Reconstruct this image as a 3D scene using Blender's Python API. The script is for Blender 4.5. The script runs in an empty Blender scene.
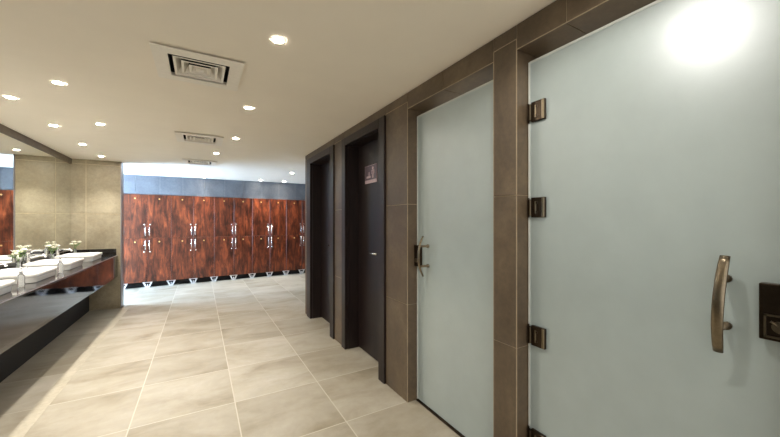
import bpy, bmesh, math, random
from mathutils import Vector, Matrix
random.seed(7)
C = bpy.context.scene.collection
sc = bpy.context.scene
PI = math.pi
R = math.radians

# ------------------------------------------------------------------ camera, world, exposure
cam_d = bpy.data.cameras.new('camera')
cam = bpy.data.objects.new('camera', cam_d)
C.objects.link(cam)
cam_d.sensor_width = 36.0
cam_d.lens = 326.0 / 780.0 * 36.0
cam_d.shift_y = 3.0 / 780.0
cam_d.clip_start = 0.02
cam.location = (0, 0, 1.38)
cam.rotation_euler = (R(90), 0, -R(30.24))
sc.camera = cam

world = bpy.data.worlds.new('world')
sc.world = world
world.use_nodes = True
wb = world.node_tree.nodes['Background']
wb.inputs[0].default_value = (1.0, 0.97, 0.93, 1)
wb.inputs[1].default_value = 1.1

sc.view_settings.view_transform = 'Standard'
sc.view_settings.look = 'None'
sc.view_settings.gamma = 1
sc.view_settings.use_curve_mapping = False
sc.view_settings.exposure = 0.48
SPOT_W = 58.0          # each downlight
WARM = (1.0, 0.955, 0.89)
DAY = (0.46, 0.67, 1.0)

# ------------------------------------------------------------------ materials
def lin(r, g, b):
    f = lambda c: (c / 255 / 12.92) if c / 255 <= 0.04045 else ((c / 255 + 0.055) / 1.055) ** 2.4
    return (f(r), f(g), f(b), 1)

class NT:
    def __init__(s, name):
        s.m = bpy.data.materials.new(name)
        s.m.use_nodes = True
        s.t = s.m.node_tree
        s.b = s.t.nodes['Principled BSDF']
    def n(s, typ, **kw):
        nd = s.t.nodes.new(typ)
        for k, v in kw.items():
            if k.startswith('i_'):
                key = k[2:]
                nd.inputs[int(key) if key.isdigit() else key.replace('_', ' ')].default_value = v
            else:
                setattr(nd, k, v)
        return nd
    def l(s, a, b):
        s.t.links.new(a, b)
    def coords(s, scale=(1, 1, 1), rot=(0, 0, 0), kind='Object'):
        tc = s.n('ShaderNodeTexCoord')
        mp = s.n('ShaderNodeMapping')
        mp.inputs['Scale'].default_value = scale
        mp.inputs['Rotation'].default_value = rot
        s.l(tc.outputs[kind], mp.inputs[0])
        return mp.outputs[0]
    def noise(s, co, scale, detail=6, rough=0.6, dist=0.0):
        nd = s.n('ShaderNodeTexNoise', i_Scale=scale, i_Detail=detail, i_Roughness=rough, i_Distortion=dist)
        s.l(co, nd.inputs['Vector'])
        return nd.outputs[0]
    def ramp(s, fac, stops):
        nd = s.n('ShaderNodeValToRGB')
        cr = nd.color_ramp
        while len(cr.elements) < len(stops):
            cr.elements.new(0.5)
        for e, (p, c) in zip(cr.elements, stops):
            e.position = p
            e.color = c
        s.l(fac, nd.inputs[0])
        return nd.outputs[0]
    def mix(s, fac, a, b, blend='MIX'):
        nd = s.n('ShaderNodeMix', data_type='RGBA', blend_type=blend)
        for inp, v in ((nd.inputs[0], fac), (nd.inputs[6], a), (nd.inputs[7], b)):
            if hasattr(v, 'is_linked'):
                s.l(v, inp)
            else:
                inp.default_value = v
        return nd.outputs[2]
    def math(s, op, a, b=0.0, c=0.0):
        nd = s.n('ShaderNodeMath', operation=op)
        for inp, v in zip(nd.inputs, (a, b, c)):
            if hasattr(v, 'is_linked'):
                s.l(v, inp)
            else:
                inp.default_value = v
        return nd.outputs[0]
    def bump(s, h, strength=0.1, dist=0.01):
        nd = s.n('ShaderNodeBump', i_Strength=strength, i_Distance=dist)
        s.l(h, nd.inputs['Height'])
        s.l(nd.outputs[0], s.b.inputs['Normal'])
    def set(s, **kw):
        for k, v in kw.items():
            s.b.inputs[k.replace('_', ' ')].default_value = v
        return s

def plain(name, col, rough=0.5, metal=0.0, nscale=40, var=0.12, **kw):
    """a procedural material: the colour with a faint noise in it"""
    q = NT(name)
    q.set(Roughness=rough, Metallic=metal, **kw)
    f = q.noise(q.coords(), nscale, 3)
    lo = tuple(c * (1 - var) for c in col[:3]) + (1,)
    hi = tuple(min(1, c * (1 + var)) for c in col[:3]) + (1,)
    q.l(q.ramp(f, [(0.3, lo), (0.7, hi)]), q.b.inputs['Base Color'])
    return q.m

def stone(name, a, b, c, rough=0.45, scale=1.0):
    q = NT(name)
    q.set(Roughness=rough)
    co = q.coords()
    n1 = q.noise(co, 2.2 * scale, 8, 0.65, 0.6)
    n2 = q.noise(co, 30 * scale, 5, 0.7)
    n3 = q.noise(co, 170 * scale, 2, 0.5)
    base = q.ramp(n1, [(0.28, a), (0.5, b), (0.75, c)])
    speck = q.ramp(n2, [(0.3, (0.78, 0.78, 0.78, 1)), (0.7, (1.15, 1.12, 1.08, 1))])
    q.l(q.mix(0.8, base, speck, 'MULTIPLY'), q.b.inputs['Base Color'])
    q.bump(n3, 0.05, 0.003)
    return q.m

M = {}
M['stone'] = stone('brown_stone', lin(74, 62, 48), lin(92, 78, 61), lin(118, 102, 80))
M['stone_light'] = stone('taupe_stone', lin(146, 134, 110), lin(166, 155, 131), lin(184, 174, 150))
M['stone_blue'] = stone('grey_stone', lin(84, 88, 94), lin(98, 102, 108), lin(110, 114, 120))
M['grout_brown'] = plain('brown_grout', lin(158, 142, 118), 0.8)
M['grout'] = plain('grout', lin(196, 182, 152), 0.8)
M['grout_grey'] = plain('grey_grout', lin(130, 134, 138), 0.8)
M['ceiling'] = plain('ceiling_paint', lin(240, 231, 214), 0.85, var=0.015, nscale=3)
M['plaster'] = plain('plaster', lin(225, 222, 214), 0.85, var=0.03)
M['white_plastic'] = plain('white_enamel', lin(236, 230, 216), 0.45, var=0.03)
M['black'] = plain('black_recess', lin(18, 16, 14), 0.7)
M['bronze'] = plain('dark_bronze', lin(60, 50, 40), 0.28, 0.9, nscale=120)
M['brass'] = plain('antique_brass', lin(130, 119, 100), 0.3, 1.0, nscale=90)
M['chrome'] = plain('chrome', lin(232, 232, 232), 0.25, 1.0, var=0.03)
M['ceramic'] = plain('white_ceramic', lin(244, 242, 236), 0.12, var=0.02)
M['granite'] = plain('black_granite', lin(34, 31, 30), 0.06, nscale=260, var=0.5, IOR=1.8)
M['apron'] = plain('polished_black_panel', lin(82, 79, 82), 0.05, 1.0, nscale=2, var=0.08)
M['mirror'] = plain('mirror_silver', lin(238, 240, 236), 0.0, 1.0, var=0.0)
M['edge'] = plain('brushed_edge', lin(150, 146, 148), 0.4, 0.6)
M['seal'] = plain('clear_seal', lin(205, 208, 202), 0.4, var=0.03)
M['leaf'] = plain('leaf_green', lin(108, 140, 70), 0.5, nscale=60, var=0.35)
M['petal'] = plain('cream_petal', lin(246, 240, 222), 0.6, var=0.05)
M['stem'] = plain('stem_green', lin(96, 120, 62), 0.6)
M['disc'] = plain('number_disc', lin(226, 190, 120), 0.3, 0.6)
M['purple'] = plain('sign_plum', lin(84, 66, 78), 0.4)
M['pinkwhite'] = plain('sign_white', lin(190, 165, 168), 0.4)
M['feet'] = plain('grey_white_metal', lin(200, 198, 196), 0.45)
M['stripe'] = stone('cream_stone', lin(152, 144, 126), lin(166, 158, 140), lin(178, 170, 153), 0.4)

def dark_wood():
    q = NT('wenge_wood')
    q.set(Roughness=0.42, Specular_IOR_Level=0.4)
    co = q.coords((18, 18, 1.2))
    n = q.noise(co, 3.0, 6, 0.7, 0.3)
    q.l(q.ramp(n, [(0.3, lin(20, 12, 11)), (0.55, lin(32, 21, 19)), (0.8, lin(46, 32, 29))]), q.b.inputs['Base Color'])
    q.bump(n, 0.06, 0.003)
    return q.m
M['wenge'] = dark_wood()

def red_wood():
    q = NT('red_brown_wood')
    q.set(Roughness=0.3)
    oi = q.n('ShaderNodeObjectInfo')
    tc = q.n('ShaderNodeTexCoord')
    off = q.n('ShaderNodeVectorMath', operation='ADD')
    sc3 = q.n('ShaderNodeVectorMath', operation='SCALE')
    cmb = q.n('ShaderNodeCombineXYZ')
    for k in (0, 1, 2):
        q.l(oi.outputs['Random'], cmb.inputs[k])
    q.l(cmb.outputs[0], sc3.inputs[0])
    sc3.inputs['Scale'].default_value = 37.0
    q.l(tc.outputs['Object'], off.inputs[0])
    q.l(sc3.outputs[0], off.inputs[1])
    mp = q.n('ShaderNodeMapping')
    mp.inputs['Scale'].default_value = (10, 10, 1.4)
    q.l(off.outputs[0], mp.inputs[0])
    n1 = q.noise(mp.outputs[0], 1.5, 8, 0.72, 0.9)
    mp2 = q.n('ShaderNodeMapping')
    mp2.inputs['Scale'].default_value = (1, 1, 0.5)
    q.l(off.outputs[0], mp2.inputs[0])
    n2 = q.noise(mp2.outputs[0], 6, 5, 0.65, 0.4)
    base = q.ramp(n1, [(0.25, lin(30, 13, 9)), (0.44, lin(80, 38, 23)), (0.58, lin(124, 62, 36)), (0.78, lin(174, 98, 60))])
    blot = q.ramp(n2, [(0.36, (0.25, 0.21, 0.2, 1)), (0.5, (0.8, 0.76, 0.72, 1)), (0.64, (1.25, 1.15, 1.05, 1))])
    q.l(q.mix(0.9, base, blot, 'MULTIPLY'), q.b.inputs['Base Color'])
    return q.m
M['redwood'] = red_wood()

def frosted():
    q = NT('frosted_glass')
    t = q.t
    dif = q.n('ShaderNodeBsdfDiffuse')
    trl = q.n('ShaderNodeBsdfTranslucent')
    gls = q.n('ShaderNodeBsdfGlossy', i_Roughness=0.36)
    f = q.noise(q.coords(), 7, 5, 0.6)
    col = q.ramp(f, [(0.3, lin(185, 198, 196)), (0.7, lin(191, 204, 202))])
    q.l(col, dif.inputs[0]); q.l(col, trl.inputs[0])
    gls.inputs[0].default_value = (0.95, 0.97, 1, 1)
    m1 = q.n('ShaderNodeMixShader', i_0=0.3)
    q.l(dif.outputs[0], m1.inputs[1]); q.l(trl.outputs[0], m1.inputs[2])
    fr = q.n('ShaderNodeFresnel', i_IOR=1.5)
    m2 = q.n('ShaderNodeMixShader')
    q.l(q.math('MULTIPLY', fr.outputs[0], 2.6), m2.inputs[0])
    q.l(m1.outputs[0], m2.inputs[1]); q.l(gls.outputs[0], m2.inputs[2])
    q.l(m2.outputs[0], t.nodes['Material Output'].inputs[0])
    return q.m
M['frost'] = frosted()

def clear_glass():
    q = NT('clear_glass')
    f = q.noise(q.coords(), 20, 2)
    q.l(q.ramp(f, [(0.3, (0.93, 0.95, 0.94, 1)), (0.7, (0.98, 0.99, 0.98, 1))]), q.b.inputs['Base Color'])
    q.set(Roughness=0.02, Transmission_Weight=0.85, IOR=1.45)
    return q.m
M['glass'] = clear_glass()

def emit(name, col, s):
    q = NT(name)
    f = q.noise(q.coords(), 2, 2)
    c2 = tuple(c * 0.97 for c in col[:3]) + (1,)
    q.l(q.ramp(f, [(0.3, c2), (0.7, tuple(col[:3]) + (1,))]), q.b.inputs['Emission Color'])
    q.set(Emission_Strength=s, Base_Color=(0.8, 0.8, 0.8, 1))
    return q.m
M['lens'] = emit('lamp_lens', (1.0, 0.94, 0.84), 300)
M['daylight'] = emit('daylight_pane', DAY, 58.0)

PITCH, GX, GY = 0.645, 0.872, 2.094
def floor_mat():
    q = NT('beige_floor_tile')
    tc = q.n('ShaderNodeTexCoord')
    sep = q.n('ShaderNodeSeparateXYZ')
    q.l(tc.outputs['Object'], sep.inputs[0])
    ux = q.math('DIVIDE', q.math('SUBTRACT', sep.outputs[0], GX), 0.641)
    uy = q.math('DIVIDE', q.math('SUBTRACT', sep.outputs[1], GY), 0.652)
    ix, iy = q.math('FLOOR', ux), q.math('FLOOR', uy)
    fx, fy = q.math('FRACT', ux), q.math('FRACT', uy)
    dx = q.math('MINIMUM', fx, q.math('SUBTRACT', 1.0, fx))
    dy = q.math('MINIMUM', fy, q.math('SUBTRACT', 1.0, fy))
    g = q.math('LESS_THAN', q.math('MINIMUM', dx, dy), 0.0062)
    cmb = q.n('ShaderNodeCombineXYZ')
    q.l(ix, cmb.inputs[0]); q.l(iy, cmb.inputs[1])
    wn = q.n('ShaderNodeTexWhiteNoise', noise_dimensions='3D')
    q.l(cmb.outputs[0], wn.inputs['Vector'])
    off = q.n('ShaderNodeVectorMath', operation='ADD')
    s3 = q.n('ShaderNodeVectorMath', operation='SCALE')
    q.l(wn.outputs['Color'], s3.inputs[0]); s3.inputs['Scale'].default_value = 23
    q.l(tc.outputs['Object'], off.inputs[0]); q.l(s3.outputs[0], off.inputs[1])
    mp = q.n('ShaderNodeMapping')
    mp.inputs['Scale'].default_value = (1.0, 1.9, 1)
    mp.inputs['Rotation'].default_value = (0, 0, R(12))
    q.l(off.outputs[0], mp.inputs[0])
    n1 = q.noise(mp.outputs[0], 1.6, 8, 0.6, 0.5)
    n2 = q.noise(off.outputs[0], 14, 6, 0.7)
    base = q.ramp(n1, [(0.28, lin(128, 117, 97)), (0.40, lin(149, 140, 122)), (0.52, lin(161, 153, 137)), (0.75, lin(175, 168, 155))])
    spk = q.ramp(n2, [(0.3, (0.86, 0.85, 0.83, 1)), (0.7, (1.06, 1.06, 1.05, 1))])
    c1 = q.mix(0.8, base, spk, 'MULTIPLY')
    tone = q.ramp(wn.outputs['Value'], [(0.0, (0.84, 0.83, 0.80, 1)), (1.0, (1.06, 1.06, 1.06, 1))])
    c2 = q.mix(0.9, c1, tone, 'MULTIPLY')
    q.l(q.mix(g, c2, lin(180, 172, 155)), q.b.inputs['Base Color'])
    rg = q.ramp(n2, [(0.3, (0.34, 0.34, 0.34, 1)), (0.7, (0.46, 0.46, 0.46, 1))])
    q.l(rg, q.b.inputs['Roughness'])
    return q.m
M['floor'] = floor_mat()

# ------------------------------------------------------------------ mesh helpers
def box(bm, x0, x1, y0, y1, z0, z1, mat=0, bev=0.0, seg=2):
    v = [bm.verts.new((x, y, z)) for z in (z0, z1) for y in (y0, y1) for x in (x0, x1)]
    idx = [(0, 2, 3, 1), (4, 5, 7, 6), (0, 1, 5, 4), (2, 6, 7, 3), (0, 4, 6, 2), (1, 3, 7, 5)]
    fs = [bm.faces.new([v[i] for i in q]) for q in idx]
    for f in fs:
        f.material_index = mat
    if bev > 0:
        es = list({e for f in fs for e in f.edges})
        r = bmesh.ops.bevel(bm, geom=es, offset=bev, segments=seg, profile=0.5, affect='EDGES')
        for f in r['faces']:
            f.material_index = mat
    return v

def tube(bm, pts, rad, seg=10, mat=0, caps=True, flat=1.0, side=None):
    """sweep a circle (or a flattened one) along pts; rad may be a list"""
    rings = []
    n = len(pts)
    pts = [Vector(p) for p in pts]
    for i, p in enumerate(pts):
        d = (pts[min(i + 1, n - 1)] - pts[max(i - 1, 0)]).normalized()
        a = Vector(side) if side else (Vector((0, 0, 1)) if abs(d.z) < 0.9 else Vector((1, 0, 0)))
        u = (a - d * a.dot(d)).normalized()
        w = d.cross(u)
        r = rad[i] if isinstance(rad, (list, tuple)) else rad
        rings.append([bm.verts.new(p + u * (r * math.cos(2 * PI * k / seg)) + w * (r * flat * math.sin(2 * PI * k / seg))) for k in range(seg)])
    for a, b in zip(rings, rings[1:]):
        for k in range(seg):
            f = bm.faces.new((a[k], a[(k + 1) % seg], b[(k + 1) % seg], b[k]))
            f.material_index = mat
            f.smooth = True
    if caps:
        for r_ in (list(reversed(rings[0])), rings[-1]):
            bm.faces.new(r_).material_index = mat

def lathe(bm, prof, seg=28, c=(0, 0, 0), mat=0, cap=True):
    rings = []
    for r, z in prof:
        rings.append([bm.verts.new((c[0] + r * math.cos(2 * PI * k / seg), c[1] + r * math.sin(2 * PI * k / seg), c[2] + z)) for k in range(seg)])
    for a, b in zip(rings, rings[1:]):
        for k in range(seg):
            f = bm.faces.new((a[k], a[(k + 1) % seg], b[(k + 1) % seg], b[k]))
            f.material_index = mat
            f.smooth = True
    if cap:
        for r_ in (list(reversed(rings[0])), rings[-1]):
            try:
                bm.faces.new(r_).material_index = mat
            except ValueError:
                pass

def obj(name, bm, mats, parent=None, loc=None):
    bmesh.ops.recalc_face_normals(bm, faces=bm.faces)
    me = bpy.data.meshes.new(name)
    bm.to_mesh(me)
    bm.free()
    for m in (mats if isinstance(mats, (list, tuple)) else [mats]):
        me.materials.append(M[m])
    o = bpy.data.objects.new(name, me)
    C.objects.link(o)
    if parent:
        o.parent = parent
    if loc:
        o.location = loc
    return o

def B():
    return bmesh.new()

def tag(o, label, cat, group=None):
    o['label'] = label
    o['category'] = cat
    if group:
        o['group'] = group
    return o

def thing(name, label, cat, loc=(0, 0, 0), rotz=0.0, group=None):
    o = bpy.data.objects.new(name, None)
    C.objects.link(o)
    o.location = loc
    o.rotation_euler = (0, 0, rotz)
    o.empty_display_size = 0.1
    return tag(o, label, cat, group)

def struct(name, bm, mats, label=None, cat=None):
    o = obj(name, bm, mats)
    o['kind'] = 'structure'
    o['label'] = label or name.replace('_', ' ')
    o['category'] = cat or name.split('_')[0]
    return o

def dup(root, loc, label, rotz=None):
    """a copy of a thing, its parts and their sub-parts"""
    r = root.copy()
    C.objects.link(r)
    r.location = loc
    if rotz is not None:
        r.rotation_euler = (0, 0, rotz)
    r['label'] = label
    for ch in list(root.children):
        c = ch.copy(); C.objects.link(c); c.parent = r
        for g in list(ch.children):
            d = g.copy(); C.objects.link(d); d.parent = c
    return r

# ------------------------------------------------------------------ dimensions
AX = 1.365                 # face of the right wall
GLX = 1.452                # face of the glass doors
def Hc(x):                 # ceiling height
    return 2.332 + (x + 1.715) / 3.08 * 0.033
MX = -1.685                # mirror / left wall
EY = 6.68                  # face of the end wall
EX = -1.10                 # free edge of the end wall
WEND = 4.86                # far end of the right wall
LANG = R(3.2)              # the locker row is turned a touch

# ------------------------------------------------------------------ structure
bm = B(); box(bm, -3.2, 5.0, -2.2, 10.0, -0.1, 0.0); struct('floor', bm, 'floor', 'beige stone tile floor with pale grout', 'floor')
bm = B(); box(bm, EX + 0.035, -0.978, -1.0, EY - 0.02, 0.0, 0.0012); struct('trim_1', bm, 'stripe', 'pale stone strip running along the floor beside the vanity', 'trim')

VENTS = (2.395, 4.40, 6.15)
VH = 0.172                 # half an opening
def slab(bm, x0, x1, y0, y1, mat=0):
    vs = [bm.verts.new((x, y, Hc(x) + dz)) for dz in (0, 0.14) for y in (y0, y1) for x in (x0, x1)]
    for q in [(0, 2, 3, 1), (4, 5, 7, 6), (0, 1, 5, 4), (2, 6, 7, 3), (0, 4, 6, 2), (1, 3, 7, 5)]:
        bm.faces.new([vs[i] for i in q]).material_index = mat
bm = B()
slab(bm, -3.2, -VH, -0.9, 10.0); slab(bm, VH, 5.0, -0.9, 10.0)
yy = -0.9
for y in VENTS:
    slab(bm, -VH, VH, yy, y - VH); yy = y + VH
slab(bm, -VH, VH, yy, 10.0)
struct('ceiling', bm, 'ceiling', 'plain cream painted ceiling', 'ceiling')

G = 0.005                  # grout gap
T = 0.006                  # tile thickness over the grout core

def tiles_x(bm, x, ys, zs, inward=1, skip=()):
    """tiles on a face at x looking to -X (inward=1: they reach from x to x+T)"""
    for i in range(len(ys) - 1):
        for j in range(len(zs) - 1):
            if (i, j) in skip: continue
            box(bm, min(x, x + inward * T), max(x, x + inward * T), ys[i] + G / 2, ys[i + 1] - G / 2, zs[j] + G / 2, zs[j + 1] - G / 2, 0)
def tiles_y(bm, y, xs, zs, inward=1):
    for i in range(len(xs) - 1):
        for j in range(len(zs) - 1):
            box(bm, xs[i] + G / 2, xs[i + 1] - G / 2, min(y, y + inward * T), max(y, y + inward * T), zs[j] + G / 2, zs[j + 1] - G / 2, 0)

# right wall: piers and lintel, one mesh
bm = B()
ZR = [0.0, 0.745, 1.512, 2.29]
HT = Hc(AX) - 0.002
TH = 0.26
def pier(y0, y1, ztop=2.29, near=True, far=True):
    box(bm, AX + T * 0.6, AX + TH, y0 + (T * 0.6 if near else 0), y1 - (T * 0.6 if far else 0), 0, ztop, 1)
    tiles_x(bm, AX, [y0, y1], ZR)
    for yc, on in ((y0 + 0.0012, near), (y1 - 0.0012, far)):
        if on: box(bm, AX - 0.0008, AX + 0.003, yc - 0.002, yc + 0.002, 0, ztop, 1)
    if near:
        tiles_y(bm, y0, [AX, AX + TH], ZR)
    if far:
        tiles_y(bm, y1 - T, [AX, AX + TH], ZR)
pier(-0.5, 0.20); pier(1.087, 1.235); pier(2.077, 2.412, far=False); pier(3.372, 3.632, near=False, far=False); pier(4.72, WEND, near=False)
def lintel(y0, y1, z0, splits=()):
    box(bm, AX - 0.0005, AX + 0.003, y0, y1, z0 - 0.0005, z0 + 0.003, 1)
    box(bm, AX + T * 0.6, AX + TH, y0, y1, z0 + T * 0.6, HT, 1)
    tiles_x(bm, AX, [y0, *splits, y1], [z0, HT])
    ys = [y0, *splits, y1]
    for i in range(len(ys) - 1):
        box(bm, AX + G / 2, AX + TH, ys[i] + G / 2, ys[i + 1] - G / 2, z0, z0 + T, 0)
lintel(-0.5, 0.20, 2.29); lintel(0.20, 1.087, 2.237, (0.832,)); lintel(1.087, 1.235, 2.29)
lintel(1.235, 2.077, 2.237, (1.656,)); lintel(2.077, 2.412, 2.29)
lintel(2.412, 3.372, 2.283); lintel(3.372, 3.632, 2.29); lintel(3.632, 4.72, 2.283); lintel(4.72, WEND, 2.29)
struct('wall_right', bm, ['stone', 'grout_brown'], 'brown stone tiled wall holding the doors on the right', 'wall')

# thresholds under the glass
for k, (y0, y1) in enumerate(((0.205, 1.082), (1.24, 2.072))):
    bm = B(); box(bm, GLX - 0.012, GLX + 0.03, y0, y1, 0.0, 0.012, 0, 0.003)
    struct('trim_%d' % (k + 2), bm, 'bronze', 'dark threshold strip under the ' + ('nearer' if k == 0 else 'farther') + ' frosted glass door', 'trim')

# cubicles behind the doors: partitions, back wall
bm = B()
box(bm, 2.7, 2.8, 0.02, WEND, 0, HT)
for y in (0.02, 1.13, 2.2, 3.46):
    box(bm, AX + TH, 2.7, y, y + 0.08, 0, HT)
struct('wall_cubicle', bm, 'plaster', 'pale walls of the cubicles behind the doors', 'wall')
bm = B(); box(bm, AX + TH, 5.0, WEND - 0.1, WEND, 0, HT)
struct('wall_corner', bm, 'stone', 'tiled wall round the corner facing the lockers', 'wall')

# left wall with the mirror on it
bm = B(); box(bm, MX - 0.15, MX - 0.012, -0.65, EY + 0.16, 0, Hc(MX) - 0.001, 1)
tiles_x(bm, MX - 0.006, [-0.65 + 0.74 * i for i in range(10)] + [EY], [0.0, 0.82], -1)
struct('wall_left', bm, ['stone', 'plaster'], 'stone wall behind the vanity', 'wall')
bm = B(); box(bm, MX - 0.012, MX + 0.012, -0.65, EY - 0.001, 2.252, Hc(MX) - 0.001, 0, 0.002)
struct('trim_4', bm, 'stone', 'dark stone band above the mirror', 'trim')

# end wall of the vanity
bm = B()
HE = Hc(EX) - 0.004
box(bm, MX - 0.15, EX, EY + T * 0.6, EY + 0.16, 0, HE, 1)
G = 0.011
XS = [MX - 0.012, -1.513, EX]
tiles_y(bm, EY, XS, [0, 0.745, 1.497, 2.262, HE])
tiles_x(bm, EX - T + 0.001, [EY, EY + 0.16], [0, 0.745, 1.497, 2.262, HE])
G = 0.005
struct('wall_end', bm, ['stone_light', 'grout'], 'taupe tiled wall at the far end of the vanity', 'wall')
bm = B(); box(bm, EX + 0.001, EX + 0.016, EY - 0.012, EY + 0.165, 0.0, HE, 0, 0.002)
struct('trim_5', bm, 'edge', 'pale metal edge strip on the free corner of the end wall', 'trim')

# locker room: back wall, outer walls, window
def lk(s, d=0.0):          # a point on the locker line, d metres in front of it
    y = 8.40 + (s + 1.354) * math.tan(LANG)
    return (s, y - d)
bm = B()
box(bm, -3.0, 6.0, 0.5, 0.62, 0, 2.5, 1)
box(bm, -3.0, 6.0, 0.012, 0.5, 1.945, 2.5, 1)
for k in range(-5, 13):
    a = 0.09 + k * 0.412
    box(bm, a + 0.003, a + 0.409, 0.004, 0.02, 1.945, 2.5, 0)
o = struct('wall_back', bm, ['stone_blue', 'grout_grey'], 'grey tiled wall above the lockers', 'wall')
o.location = (lk(0)[0], lk(0)[1], 0); o.rotation_euler = (0, 0, LANG)
bm = B()
WY0, WY1, WZ0, WZ1 = 6.95, 8.15, 0.35, 2.25
box(bm, -2.75, -2.6, EY, WY0, 0, 2.34); box(bm, -2.75, -2.6, WY1, 8.9, 0, 2.34)
box(bm, -2.75, -2.6, WY0, WY1, 0, WZ0); box(bm, -2.75, -2.6, WY0, WY1, WZ1, 2.34)
struct('wall_window', bm, 'plaster', 'pale wall with the window of the locker room', 'wall')
bm = B(); box(bm, -2.70, -2.69, WY0, WY1, WZ0, WZ1); o = struct('window_1', bm, 'daylight', 'daylit window beside the lockers', 'window')
bm = B()
for y in (WY0, (WY0 + WY1) / 2 - 0.02, WY1 - 0.04): box(bm, -2.69, -2.65, y, y + 0.04, WZ0, WZ1)
for z in (WZ0, WZ1 - 0.04): box(bm, -2.69, -2.65, WY0, WY1, z, z + 0.04)
f = obj('window_frame', bm, 'white_plastic', o)
bm = B(); box(bm, 4.9, 5.0, WEND, 9.2, 0, 2.4)
struct('wall_far_right', bm, 'plaster', 'pale wall at the right end of the locker room', 'wall')

# ------------------------------------------------------------------ lockers
CW, LZ0, LZM, LZ1 = 0.409, 0.118, 1.033, 1.94
def door_bm(c, z0, z1):
    bm = B(); box(bm, c + 0.003, c + CW - 0.003, -0.02, 0, z0 + 0.003, z1 - 0.003, 0, 0.0025, 1); return bm
def handle_bm(x, z0, z1, postz):
    bm = B()
    tube(bm, [(x, -0.05, z0), (x, -0.05, z1)], 0.008, 8)
    for z in (z0 + 0.02, z1 - 0.02):
        tube(bm, [(x, -0.019, z), (x, -0.05, z)], 0.006, 8)
    lathe_at = [(0.0005, -0.0), (0.016, 0.0), (0.016, 0.006), (0.0005, 0.006)]
    return bm
def knob_bm(x, z):
    bm = B(); tube(bm, [(x, -0.0195, z), (x, -0.028, z), (x, -0.042, z), (x, -0.05, z)], [0.008, 0.008, 0.017, 0.012], 12); return bm
def disc_bm(x, z):
    bm = B(); tube(bm, [(x, -0.0195, z), (x, -0.026, z), (x, -0.029, z)], [0.014, 0.014, 0.011], 14); return bm
def foot_bm(x):
    bm = B()
    box(bm, x - 0.082, x + 0.082, 0.0, 0.05, LZ0 - 0.016, LZ0 - 0.001, 0, 0.002, 1)
    box(bm, x - 0.04, x + 0.04, -0.002, 0.05, 0.0, 0.014, 0, 0.002, 1)
    for s in (-1, 1):
        vs = []
        for y in (0.004, 0.03):
            for (xx, z) in ((0.048, LZ0 - 0.016), (0.079, LZ0 - 0.016), (0.038, 0.012), (0.012, 0.012)):
                vs.append(bm.verts.new((x + s * xx, y, z)))
        bm.faces.new(vs[0:4]); bm.faces.new(vs[4:8][::-1])
        for i in range(4):
            j = (i + 1) % 4
            bm.faces.new((vs[i], vs[j], vs[j + 4], vs[i + 4]))
    box(bm, x - 0.008, x + 0.008, 0.004, 0.03, 0.012, 0.07, 0)
    return bm
def make_locker(label):
    t = thing('locker_cabinet', label, 'locker', group='wood lockers along the back wall')
    bm = B(); box(bm, 0.001, 2 * CW - 0.002, 0.001, 0.48, LZ0, LZ1, 0); obj('carcass', bm, 'redwood', t)
    for col in (0, 1):
        c = col * CW
        hx = CW - 0.035 if col == 0 else CW + 0.035
        kx = CW - 0.062 if col == 0 else CW + 0.062
        for low in (1, 0):
            d = obj('locker_door', door_bm(c, LZ0 if low else LZM, LZM if low else LZ1), 'redwood', t)
            if low:
                obj('handle', handle_bm(hx, 0.79, 0.99, 0), 'chrome', d); obj('knob', knob_bm(kx * 0.5 + hx * 0.5, 0.75), 'chrome', d)
                obj('number_disc', disc_bm(c + CW / 2, 0.955), 'disc', d)
            else:
                obj('handle', handle_bm(hx, 1.08, 1.27, 0), 'chrome', d); obj('knob', knob_bm(kx * 0.5 + hx * 0.5, 1.315), 'chrome', d)
                obj('number_disc', disc_bm(c + CW / 2, 1.855), 'disc', d)
        obj('foot', foot_bm(c + 0.001), 'feet', t)
    bm = B(); box(bm, 0.001, 2 * CW - 0.002, 0.12, 0.14, 0, LZ0 - 0.001, 0); obj('plinth', bm, 'black', t)
    return t
LAB = ['red-brown wood locker block nearest the end wall of the vanity, leftmost in the row',
       'red-brown wood locker block second from the vanity end wall',
       'red-brown wood locker block in the middle of the row, third from the left',
       'red-brown wood locker block fourth from the left, under the warm spot of light',
       'red-brown wood locker block half hidden by the tiled wall, rightmost in the row']
lk0 = None
for k in range(5):
    x = -1.354 + 2 * k * CW * math.cos(LANG)
    p = (lk(x)[0], lk(x)[1], 0)
    if k == 0:
        lk0 = make_locker(LAB[0]); lk0.location = p; lk0.rotation_euler = (0, 0, LANG)
    else:
        dup(lk0, p, LAB[k], LANG)

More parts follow.
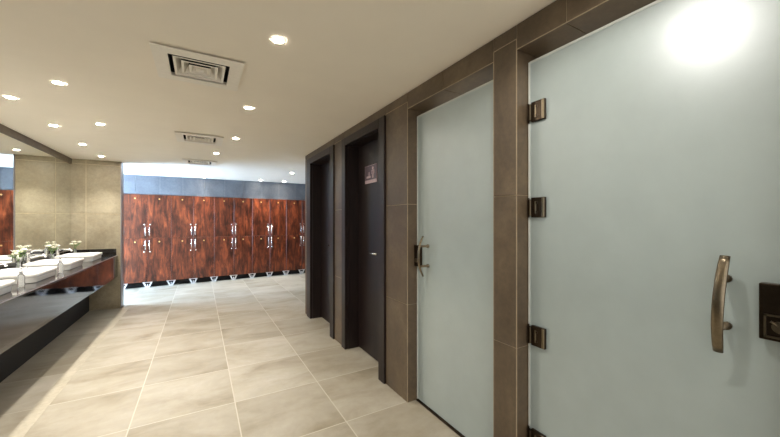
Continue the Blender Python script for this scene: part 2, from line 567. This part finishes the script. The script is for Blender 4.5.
# ------------------------------------------------------------------ dark timber doors
def timber_door(label, o0, i0, i1, o1, ztop, zin, leafx, name_handle=None):
    t = thing('timber_door', label, 'door', (AX, o0, 0))
    def P(bmf, name, m): 
        ob = obj(name, bmf, m, t); ob.location = (-AX, -o0, 0); return ob
    # architrave proud of the wall, and the deep lining
    bm = B()
    fx = AX - 0.018
    box(bm, fx, AX + 0.02, o0, i0, 0, ztop, 0, 0.003, 1)
    box(bm, fx, AX + 0.02, i1, o1, 0, ztop, 0, 0.003, 1)
    box(bm, fx, AX + 0.02, i0, i1, zin, ztop, 0, 0.003, 1)
    P(bm, 'door_frame', 'wenge')
    bm = B()
    box(bm, AX + 0.02, leafx + 0.06, i0 - 0.04, i0 + 0.003, 0, zin + 0.03)
    box(bm, AX + 0.02, leafx + 0.06, i1 - 0.003, i1 + 0.04, 0, zin + 0.03)
    box(bm, AX + 0.02, leafx + 0.06, i0, i1, zin - 0.003, zin + 0.03)
    P(bm, 'door_lining', 'wenge')
    bm = B(); box(bm, leafx, leafx + 0.042, i0 + 0.006, i1 - 0.006, 0.008, zin - 0.006, 0, 0.002, 1)
    leaf = P(bm, 'door_leaf', 'wenge')
    return t, leaf
def lever(leaf, x, y, z):
    bm = B()
    tube(bm, [(x, y, z), (x - 0.01, y, z)], 0.025, 16)
    tube(bm, [(x - 0.008, y, z), (x - 0.05, y, z)], 0.009, 10)
    tube(bm, [(x - 0.045, y - 0.01, z), (x - 0.048, y + 0.06, z), (x - 0.046, y + 0.135, z)], [0.011, 0.011, 0.010], 10)
    obj('lever_handle', bm, 'chrome', leaf)
t, leaf = timber_door('dark brown timber door with a picture sign and lever handle, between two tiled piers', 2.412, 2.515, 3.276, 3.372, 2.282, 2.2, 1.505)
lever(leaf, 1.505, 2.76, 1.066)
# the sign: a plate with a pale figure
bm = B()
x = 1.505
box(bm, x - 0.006, x, 2.832, 3.092, 1.772, 1.952, 1)
box(bm, x - 0.0075, x - 0.004, 2.836, 3.086, 1.805, 1.948, 0)
box(bm, x - 0.009, x - 0.005, 2.895, 2.925, 1.82, 1.888, 1)     # figure: legs and body
box(bm, x - 0.009, x - 0.005, 2.88, 2.94, 1.86, 1.9, 1)
tube(bm, [(x - 0.005, 2.91, 1.917), (x - 0.009, 2.91, 1.917)], 0.016, 12, 1)
box(bm, x - 0.009, x - 0.005, 2.96, 3.05, 1.825, 1.845, 1)
box(bm, x - 0.009, x - 0.005, 2.985, 3.0, 1.845, 1.885, 1)
obj('picture_sign', bm, ['purple', 'pinkwhite'], leaf)
t, leaf = timber_door('dark brown timber door nearest the lockers, at the far end of the tiled wall', 3.632, 3.752, 4.56, 4.72, 2.282, 2.2, 1.51)
lever(leaf, 1.51, 3.98, 1.066)

# ------------------------------------------------------------------ frosted glass doors
def bow_handle(y, zc, x, half=0.15, w=0.0145, bow=0.032, tilt=0.008):
    bm = B()
    pts = []
    for i in range(17):
        u = -1 + i / 8
        pts.append((x - 0.068 - bow * (1 - u * u) + bow * 0.45, y - tilt * u, zc + u * half))
    tube(bm, pts, [w * (0.86 + 0.14 * (1 - abs(-1 + i / 8) ** 3)) for i in range(17)], 14, 0, True, 0.42, side=(0, 1, 0))
    for u in (-0.5, 0.5):
        tube(bm, [(x, y, zc + u * half), (x - 0.012, y, zc + u * half), (x - 0.013, y, zc + u * half), (x - 0.068, y, zc + u * half)], [0.0125, 0.0125, 0.0075, 0.0075], 12)
    return bm
def hinge_bm(y, z):
    """clamp hinge: wall plate on the pier return, body, clamp plate on the glass (glass to -Y of y)"""
    bm = B()
    box(bm, GLX - 0.013, GLX + 0.03, y - 0.008, y - 0.0005, z - 0.05, z + 0.05, 0, 0.002, 1)
    box(bm, GLX - 0.02, GLX - 0.004, y - 0.03, y - 0.008, z - 0.042, z + 0.042, 0, 0.004)
    box(bm, GLX - 0.016, GLX + 0.0005, y - 0.10, y - 0.024, z - 0.05, z + 0.05, 0, 0.003)
    box(bm, GLX - 0.019, GLX - 0.015, y - 0.099, y - 0.084, z - 0.048, z + 0.048, 1, 0.002, 1)  # brass strips stand in for highlights on the hinge plates
    box(bm, GLX - 0.018, GLX - 0.015, y - 0.054, y - 0.046, z - 0.03, z + 0.03, 1, 0.001, 1)
    box(bm, GLX - 0.0225, GLX - 0.019, y - 0.027, y - 0.02, z - 0.04, z + 0.04, 1, 0.001, 1)
    for dz in (-0.022, 0.022):
        tube(bm, [(GLX - 0.016, y - 0.058, z + dz), (GLX - 0.0185, y - 0.058, z + dz)], 0.006, 10)
    return bm
def glass_door(label, y0, y1):
    t = thing('glass_door', label, 'door', (GLX, y0, 0))
    def P(bmf, name, m, par=t):
        ob = obj(name, bmf, m, par)
        if par is t: ob.location = (-GLX, -y0, 0)
        return ob
    bm = B(); box(bm, GLX, GLX + 0.012, y0 + 0.004, y1 - 0.008, 0.016, 2.183, 0, 0.001, 1)
    P(bm, 'glass_panel', 'frost')
    bm = B()
    box(bm, GLX - 0.003, GLX + 0.015, y1 - 0.009, y1 - 0.0005, 0.014, 2.19)
    box(bm, GLX - 0.003, GLX + 0.015, y0 + 0.001, y1 - 0.009, 2.182, 2.192)
    P(bm, 'edge_seal', 'seal')
    return t, P
t, P = glass_door('large frosted glass door with four bronze hinges, brass bow handle and lock, nearest the camera', 0.204, 1.083)
for z in (1.928, 1.45, 0.81, 0.29):
    P(hinge_bm(1.083, z), 'hinge', ['bronze', 'brass'])
P(bow_handle(0.356, 1.124, GLX), 'pull_handle', 'brass')
bm = B()
box(bm, GLX - 0.03, GLX + 0.0005, 0.207, 0.283, 1.036, 1.20, 0, 0.003)
lockp = P(bm, 'lock', 'bronze')
bm = B()
yA, yB, zA, zB = 0.209, 0.272, 1.045, 1.112
for (a, b, c, d) in ((yA, yB, zA, zA + 0.005), (yA, yB, zB - 0.005, zB), (yA, yA + 0.005, zA, zB), (yB - 0.005, yB, zA, zB)):
    box(bm, GLX - 0.036, GLX - 0.029, a, b, c, d)
obj('lock_rim', bm, 'brass', lockp)
bm = B()
tube(bm, [(GLX - 0.029, 0.241, 1.078), (GLX - 0.034, 0.241, 1.078)], 0.017, 18)
box(bm, GLX - 0.04, GLX - 0.03, 0.238, 0.244, 1.062, 1.094)
for s in (-1, 1):
    tube(bm, [(GLX - 0.034, 0.241, 1.08), (GLX - 0.037, 0.241 + s * 0.017, 1.093)], 0.0035, 8)
obj('thumb_turn', bm, 'brass', lockp)

t, P = glass_door('narrower-looking frosted glass door with slim bow handle, between two tiled piers', 1.239, 2.073)
P(bow_handle(1.93, 1.127, GLX, half=0.145, w=0.012, bow=0.042, tilt=0.0), 'pull_handle', 'brass')
bm = B(); box(bm, GLX - 0.03, GLX + 0.0005, 2.005, 2.072, 1.04, 1.20, 0, 0.003)
lockp = P(bm, 'lock', 'bronze')
bm = B(); tube(bm, [(GLX - 0.029, 2.04, 1.085), (GLX - 0.036, 2.04, 1.085)], 0.017, 16); obj('lock_cylinder', bm, 'brass', lockp)

# ------------------------------------------------------------------ vanity
CT, CZ0, CX = 0.85, 0.505, -1.13
Y0 = -0.6
v = thing('vanity_counter', 'long black stone vanity counter with polished apron running along the mirror wall', 'counter', (-1.42, 3.0, 0))
def PV(bmf, name, m):
    ob = obj(name, bmf, m, v); ob.location = (1.42, -3.0, 0); return ob
bm = B(); box(bm, MX + 0.003, CX, Y0, EY - 0.003, CT - 0.022, CT, 0, 0.003); PV(bm, 'countertop', 'granite')
bm = B(); box(bm, CX - 0.03, CX - 0.004, Y0, EY - 0.003, CZ0, CT - 0.022, 0, 0.001, 1); PV(bm, 'apron', 'apron')
bm = B(); box(bm, CX - 0.005, CX + 0.002, Y0, EY - 0.003, CT - 0.010, CT - 0.001, 0, 0.001, 1); PV(bm, 'edge_highlight', 'edge')  # added pale strip stands in for the highlight along the counter's bevel
bm = B(); box(bm, MX + 0.003, MX + 0.02, Y0, EY - 0.003, CT, CT + 0.10, 0, 0.002, 1)
box(bm, MX + 0.02, CX - 0.02, EY - 0.022, EY - 0.003, CT, CT + 0.10, 0, 0.002, 1); PV(bm, 'backsplash', 'granite')
bm = B(); box(bm, MX + 0.003, CX - 0.03, Y0, EY - 0.003, CZ0, CZ0 + 0.02, 0); PV(bm, 'underside_panel', 'black')
bm = B(); box(bm, -1.50, -1.475, Y0, EY - 0.003, 0.0005, CZ0, 0); PV(bm, 'black_panel', 'black')  # plain black upright panel set back under the counter

bm = B(); box(bm, MX - 0.012, MX + 0.002, -0.6, EY - 0.002, CT + 0.102, 2.25)
tag(obj('wall_mirror', bm, 'mirror'), 'long frameless mirror filling the wall above the vanity counter', 'mirror')

# basins
def rrect(hx, hy, r, n=6):
    pts = []
    for (cx, cy, a0) in ((hx - r, hy - r, 0), (-hx + r, hy - r, 90), (-hx + r, -hy + r, 180), (hx - r, -hy + r, 270)):
        for i in range(n + 1):
            a = R(a0 + 90 * i / n)
            pts.append((cx + r * math.cos(a), cy + r * math.sin(a)))
    return pts
def loft(bm, rings, mat=0):
    vr = [[bm.verts.new((x, y, z)) for x, y in pts] for pts, z in rings]
    n = len(vr[0])
    for a, b in zip(vr, vr[1:]):
        for k in range(n):
            f = bm.faces.new((a[k], a[(k + 1) % n], b[(k + 1) % n], b[k])); f.smooth = True; f.material_index = mat
    bm.faces.new(vr[0][::-1]); bm.faces.new(vr[-1])
def make_basin(label):
    t = thing('wash_basin', label, 'basin', group='white vessel basins on the vanity')
    bm = B()
    hx, hy = 0.19, 0.265
    loft(bm, [(rrect(hx * .92, hy * .94, .05), 0.0), (rrect(hx * .94, hy * .95, .05), 0.008), (rrect(hx * .955, hy * .965, .05), 0.044),
              (rrect(hx * .965, hy * .975, .05), 0.05), (rrect(hx, hy, .052), 0.054), (rrect(hx, hy, .052), 0.082), (rrect(hx - .004, hy - .004, .05), 0.086),
              (rrect(hx - .016, hy - .016, .044), 0.086), (rrect(hx - .022, hy - .022, .04), 0.08), (rrect(hx * .78, hy * .82, .05), 0.036), (rrect(hx * .55, hy * .6, .05), 0.02), (rrect(hx * .2, hy * .2, .02), 0.017)])
    obj('bowl', bm, 'ceramic', t)
    bm = B(); lathe(bm, [(0.022, 0.016), (0.022, 0.021), (0.014, 0.023)], 16); obj('drain', bm, 'chrome', t)
    return t
def make_faucet(label):
    t = thing('basin_faucet', label, 'faucet', group='tall chrome faucets on the vanity')
    bm = B(); lathe(bm, [(0.026, 0), (0.026, 0.008), (0.018, 0.012), (0.018, 0.17), (0.016, 0.185), (0.006, 0.19)], 18); obj('post', bm, 'chrome', t)
    bm = B(); tube(bm, [(0.0, 0, 0.15), (0.06, 0, 0.158), (0.11, 0, 0.157), (0.135, 0, 0.148), (0.14, 0, 0.13)], [0.013, 0.012, 0.011, 0.011, 0.010], 12); obj('spout', bm, 'chrome', t)
    bm = B(); tube(bm, [(0, 0, 0.186), (-0.005, 0, 0.205), (0.03, 0, 0.222)], [0.007, 0.006, 0.005], 8); obj('lever', bm, 'chrome', t)
    return t
def make_bottle(label):
    t = thing('soap_dispenser', label, 'dispenser', group='soap dispensers between the basins')
    bm = B(); lathe(bm, [(0.021, 0), (0.022, 0.004), (0.022, 0.085), (0.018, 0.1), (0.01, 0.11), (0.01, 0.118)], 18); obj('bottle', bm, 'glass', t)
    bm = B(); lathe(bm, [(0.011, 0.118), (0.011, 0.13), (0.005, 0.132), (0.005, 0.15), (0.011, 0.152), (0.011, 0.16)], 14)
    tube(bm, [(0, 0, 0.156), (0.035, 0, 0.156), (0.04, 0, 0.148)], 0.0045, 8); obj('pump', bm, 'chrome', t)
    return t
def make_vase(label):
    t = thing('flower_vase', label, 'vase', group='clear flared vases on the vanity')
    bm = B(); lathe(bm, [(0.05, 0), (0.052, 0.004), (0.04, 0.03), (0.018, 0.085), (0.016, 0.11), (0.022, 0.135), (0.019, 0.135), (0.013, 0.11), (0.014, 0.085), (0.03, 0.03), (0.034, 0.012)], 20)
    obj('vase_body', bm, 'glass', t); return t
def make_bouquet(label, seed):
    rnd = random.Random(seed)
    t = thing('flower_bunch', label, 'flowers', group='cream flowers in the vases')
    heads = []
    bm = B()
    for k in range(6):
        a = 2 * PI * k / 6 + rnd.random(); r = 0.02 + 0.035 * rnd.random(); z = 0.165 + 0.06 * rnd.random()
        h = Vector((r * math.cos(a), r * math.sin(a), z)); heads.append(h + Vector((0, 0, 0.02)))
        tube(bm, [(0.006 * math.cos(a), 0.006 * math.sin(a), 0.016), (0.004 * math.cos(a), 0.004 * math.sin(a), 0.1), (0.006 * math.cos(a), 0.006 * math.sin(a), 0.142), h + Vector((0, 0, 0.02))], 0.0022, 6)
    obj('stems', bm, 'stem', t)
    for h in heads[:4]:
        bm = B()
        for ring, (n, rr, tilt) in enumerate(((6, 0.017, 0.5), (5, 0.010, 1.0))):
            for k in range(n):
                a = 2 * PI * k / n + ring * 0.5
                mt = Matrix.Translation(h + Vector((rr * math.cos(a), rr * math.sin(a), 0.006 * ring + 0.004))) @ Matrix.Rotation(a, 4, 'Z') @ Matrix.Rotation(-tilt, 4, 'Y') @ Matrix.Diagonal((0.015, 0.011, 0.0035, 1))
                bmesh.ops.create_icosphere(bm, subdivisions=1, radius=1, matrix=mt)
        for f in bm.faces: f.smooth = True
        obj('blossom', bm, 'petal', t)
    bm = B()
    for k in range(10):
        a = rnd.random() * 2 * PI; r = 0.02 + 0.04 * rnd.random(); z = 0.175 + 0.05 * rnd.random()
        mt = Matrix.Translation((r * math.cos(a), r * math.sin(a), z)) @ Matrix.Rotation(a, 4, 'Z') @ Matrix.Rotation(rnd.uniform(-0.9, 0.3), 4, 'Y') @ Matrix.Diagonal((0.03, 0.012, 0.002, 1))
        bmesh.ops.create_icosphere(bm, subdivisions=1, radius=1, matrix=mt)
    obj('leaves', bm, 'leaf', t)
    return t
BX, BY = -1.405, [3.35, 4.21, 5.07, 5.93]
WHERE = ['nearest the camera, cut by the left edge of the photo', 'second from the camera', 'third from the camera', 'farthest, next to the tiled end wall']
p = None
for k, y in enumerate(BY):
    lab = 'white ceramic vessel basin ' + WHERE[k]
    if p is None: p = make_basin(lab); p.location = (BX, y, CT + 0.0006)
    else: dup(p, (BX, y, CT + 0.0006), lab)
p = None
for k, y in enumerate(BY):
    lab = 'tall chrome faucet at the back of the basin ' + WHERE[k]
    if k == 0: continue
    if p is None: p = make_faucet(lab); p.location = (-1.630, y + 0.02, CT + 0.0006)
    else: dup(p, (-1.630, y + 0.02, CT + 0.0006), lab)
p = None
for k, y in enumerate((3.78, 4.64)):
    lab = ('clear soap dispenser between the two nearest basins', 'clear soap dispenser between the second and third basins')[k]
    if p is None: p = make_bottle(lab); p.location = (-1.25, y, CT + 0.0006)
    else: dup(p, (-1.25, y, CT + 0.0006), lab)
VW = ['nearest the camera', 'in the middle of the three', 'farthest, beside the tiled end wall']
p = None
for k, y in enumerate((4.66, 5.52, 6.37)):
    lab = 'clear flared glass vase by the mirror, ' + VW[k]
    if p is None: p = make_vase(lab); p.location = (-1.56, y, CT + 0.0006)
    else: dup(p, (-1.56, y, CT + 0.0006), lab)
    make_bouquet('cream flowers with green leaves in the vase ' + VW[k], 11 + k).location = (-1.56, y, CT + 0.0006)

# ------------------------------------------------------------------ ceiling vents
def frust(bm, h0, z0, h1, z1, t=0.0015, mat=0, back=0):
    """a sloped square ring (thin louver)"""
    rr = [[bm.verts.new((sx * h, sy * h, z)) for sx, sy in ((1, 1), (-1, 1), (-1, -1), (1, -1))] for h, z in ((h0, z0), (h1, z1), (h1 + t, z1 + t), (h0 + t, z0 + t))]
    for a in range(4):
        A, D = rr[a], rr[(a + 1) % 4]
        for k in range(4):
            bm.faces.new((A[k], A[(k + 1) % 4], D[(k + 1) % 4], D[k])).material_index = back if a == 2 else mat
def make_vent(label):
    t = thing('ceiling_vent', label, 'vent', group='square ceiling vents')
    bm = B()
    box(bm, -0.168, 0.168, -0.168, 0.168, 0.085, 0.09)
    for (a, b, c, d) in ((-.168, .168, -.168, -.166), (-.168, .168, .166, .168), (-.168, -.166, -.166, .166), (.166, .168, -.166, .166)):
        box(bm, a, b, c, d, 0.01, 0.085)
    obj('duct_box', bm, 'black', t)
    bm = B()
    for (a, b, c, d) in ((-.235, .235, -.235, -.160), (-.235, .235, .160, .235), (-.235, -.160, -.160, .160), (.160, .235, -.160, .160)):
        box(bm, a, b, c, d, -0.015, -0.009)
    obj('flange', bm, 'white_plastic', t)
    def lip(bm, h, w):
        i = h - w
        for (a, b, c, d) in ((-h, h, -h, -i), (-h, h, i, h), (-h, -i, -i, i), (i, h, -i, i)):
            box(bm, a, b, c, d, -0.012, -0.0105)
    for h in (0.138, 0.098, 0.058):
        bm = B(); lip(bm, h, 0.013); frust(bm, h - 0.036, 0.034, h - 0.013, -0.0105, 0.001, 0, 1); obj('louver', bm, ['white_plastic', 'black'], t)  # black louver backs paint in the shade between the louvers
    bm = B(); box(bm, -0.022, 0.022, -0.022, 0.022, -0.012, -0.0105); obj('core', bm, 'white_plastic', t)
    return t
p = None
for k, (y, lab) in enumerate(((2.395, 'large square white ceiling vent nearest the camera'), (4.40, 'square white ceiling vent, middle one of the row'), (6.15, 'square white ceiling vent farthest away, near the lockers'))):
    loc = (0.0, y, Hc(0) - 0.001)
    if p is None: p = make_vent(lab); p.location = loc
    else: dup(p, loc, lab)

# ------------------------------------------------------------------ downlights
spot_data = bpy.data.lights.new('downlight_lamp', 'SPOT')
spot_data.energy = SPOT_W
spot_data.color = WARM
spot_data.spot_size = R(96)
spot_data.spot_blend = 1.0
spot_data.shadow_soft_size = 0.045
def make_down(label):
    t = thing('ceiling_downlight', label, 'downlight', group='recessed ceiling downlights')
    bm = B(); lathe(bm, [(0.028, -0.001), (0.029, -0.004), (0.038, -0.003), (0.039, -0.0005)], 28, cap=False); obj('trim_ring', bm, 'white_plastic', t)
    bm = B(); lathe(bm, [(0.0285, -0.001), (0.0285, -0.002), (0.018, -0.003), (0.001, -0.0035)], 28); obj('lens', bm, 'lens', t)
    l = bpy.data.objects.new('lamp', spot_data); C.objects.link(l); l.parent = t; l.location = (0, 0, -0.03)
    return t
DL = [((0.73, 0.60), 'round recessed downlight above the nearer glass door, out of frame'),
      ((0.362, 1.814), 'brightest round downlight, large at the top beside the nearest vent'),
      ((0.36, 3.02), 'round downlight second along the row by the glass doors'),
      ((0.362, 4.208), 'round downlight third along the row by the doors, beside the middle vent'),
      ((0.20, 5.25), 'small round downlight near the farthest vent'),
      ((-0.848, 3.106), 'round downlight nearest the camera over the floor in front of the vanity'),
      ((-0.851, 4.213), 'round downlight second over the floor in front of the vanity'),
      ((-1.261, 3.642), 'round downlight over the vanity, nearest the left edge of the photo'),
      ((-1.259, 4.488), 'round downlight over the vanity, second from the left edge'),
      ((-1.256, 5.402), 'round downlight over the vanity, third from the left edge'),
      ((-1.252, 6.26), 'round downlight over the vanity, right above the tiled end wall'),
      ((-0.85, 1.9), 'round downlight over the floor, left of the camera and out of frame'),
      ((-1.26, 2.75), 'round downlight over the vanity, left of the frame'),
      ((-0.3, -0.4), 'round downlight behind the camera'),
      ((1.62, 6.75), 'small round downlight in front of the rightmost lockers'),
      ((1.25, 8.25), 'small round downlight close to the locker tops on the right'),
      ((1.80, 8.28), 'small round downlight close to the locker tops, farthest to the right'),
      ((0.08, 8.18), 'small round downlight close to the locker tops in the middle')]
door_spot = spot_data.copy(); door_spot.name = 'door_downlight_lamp'; door_spot.spot_size = R(172); door_spot.spot_blend = 0.3; door_spot.energy = 15.0
p = None
for (x, y), lab in DL:
    loc = (x, y, Hc(x) - 0.0005)
    if p is None: p = make_down(lab); p.location = loc
    else:
        q = dup(p, loc, lab)
for ch in p.children:
    if ch.type == 'LIGHT': ch.data = door_spot
# an unseen lamp added in each glass-fronted cubicle to glow through the glass
for y, lab in ((0.62, 'unseen ceiling lamp added inside the nearer glass cubicle'), (1.7, 'unseen ceiling lamp added inside the farther glass cubicle')):
    q2 = dup(q, (2.1, y, Hc(2.1) - 0.0005), lab)
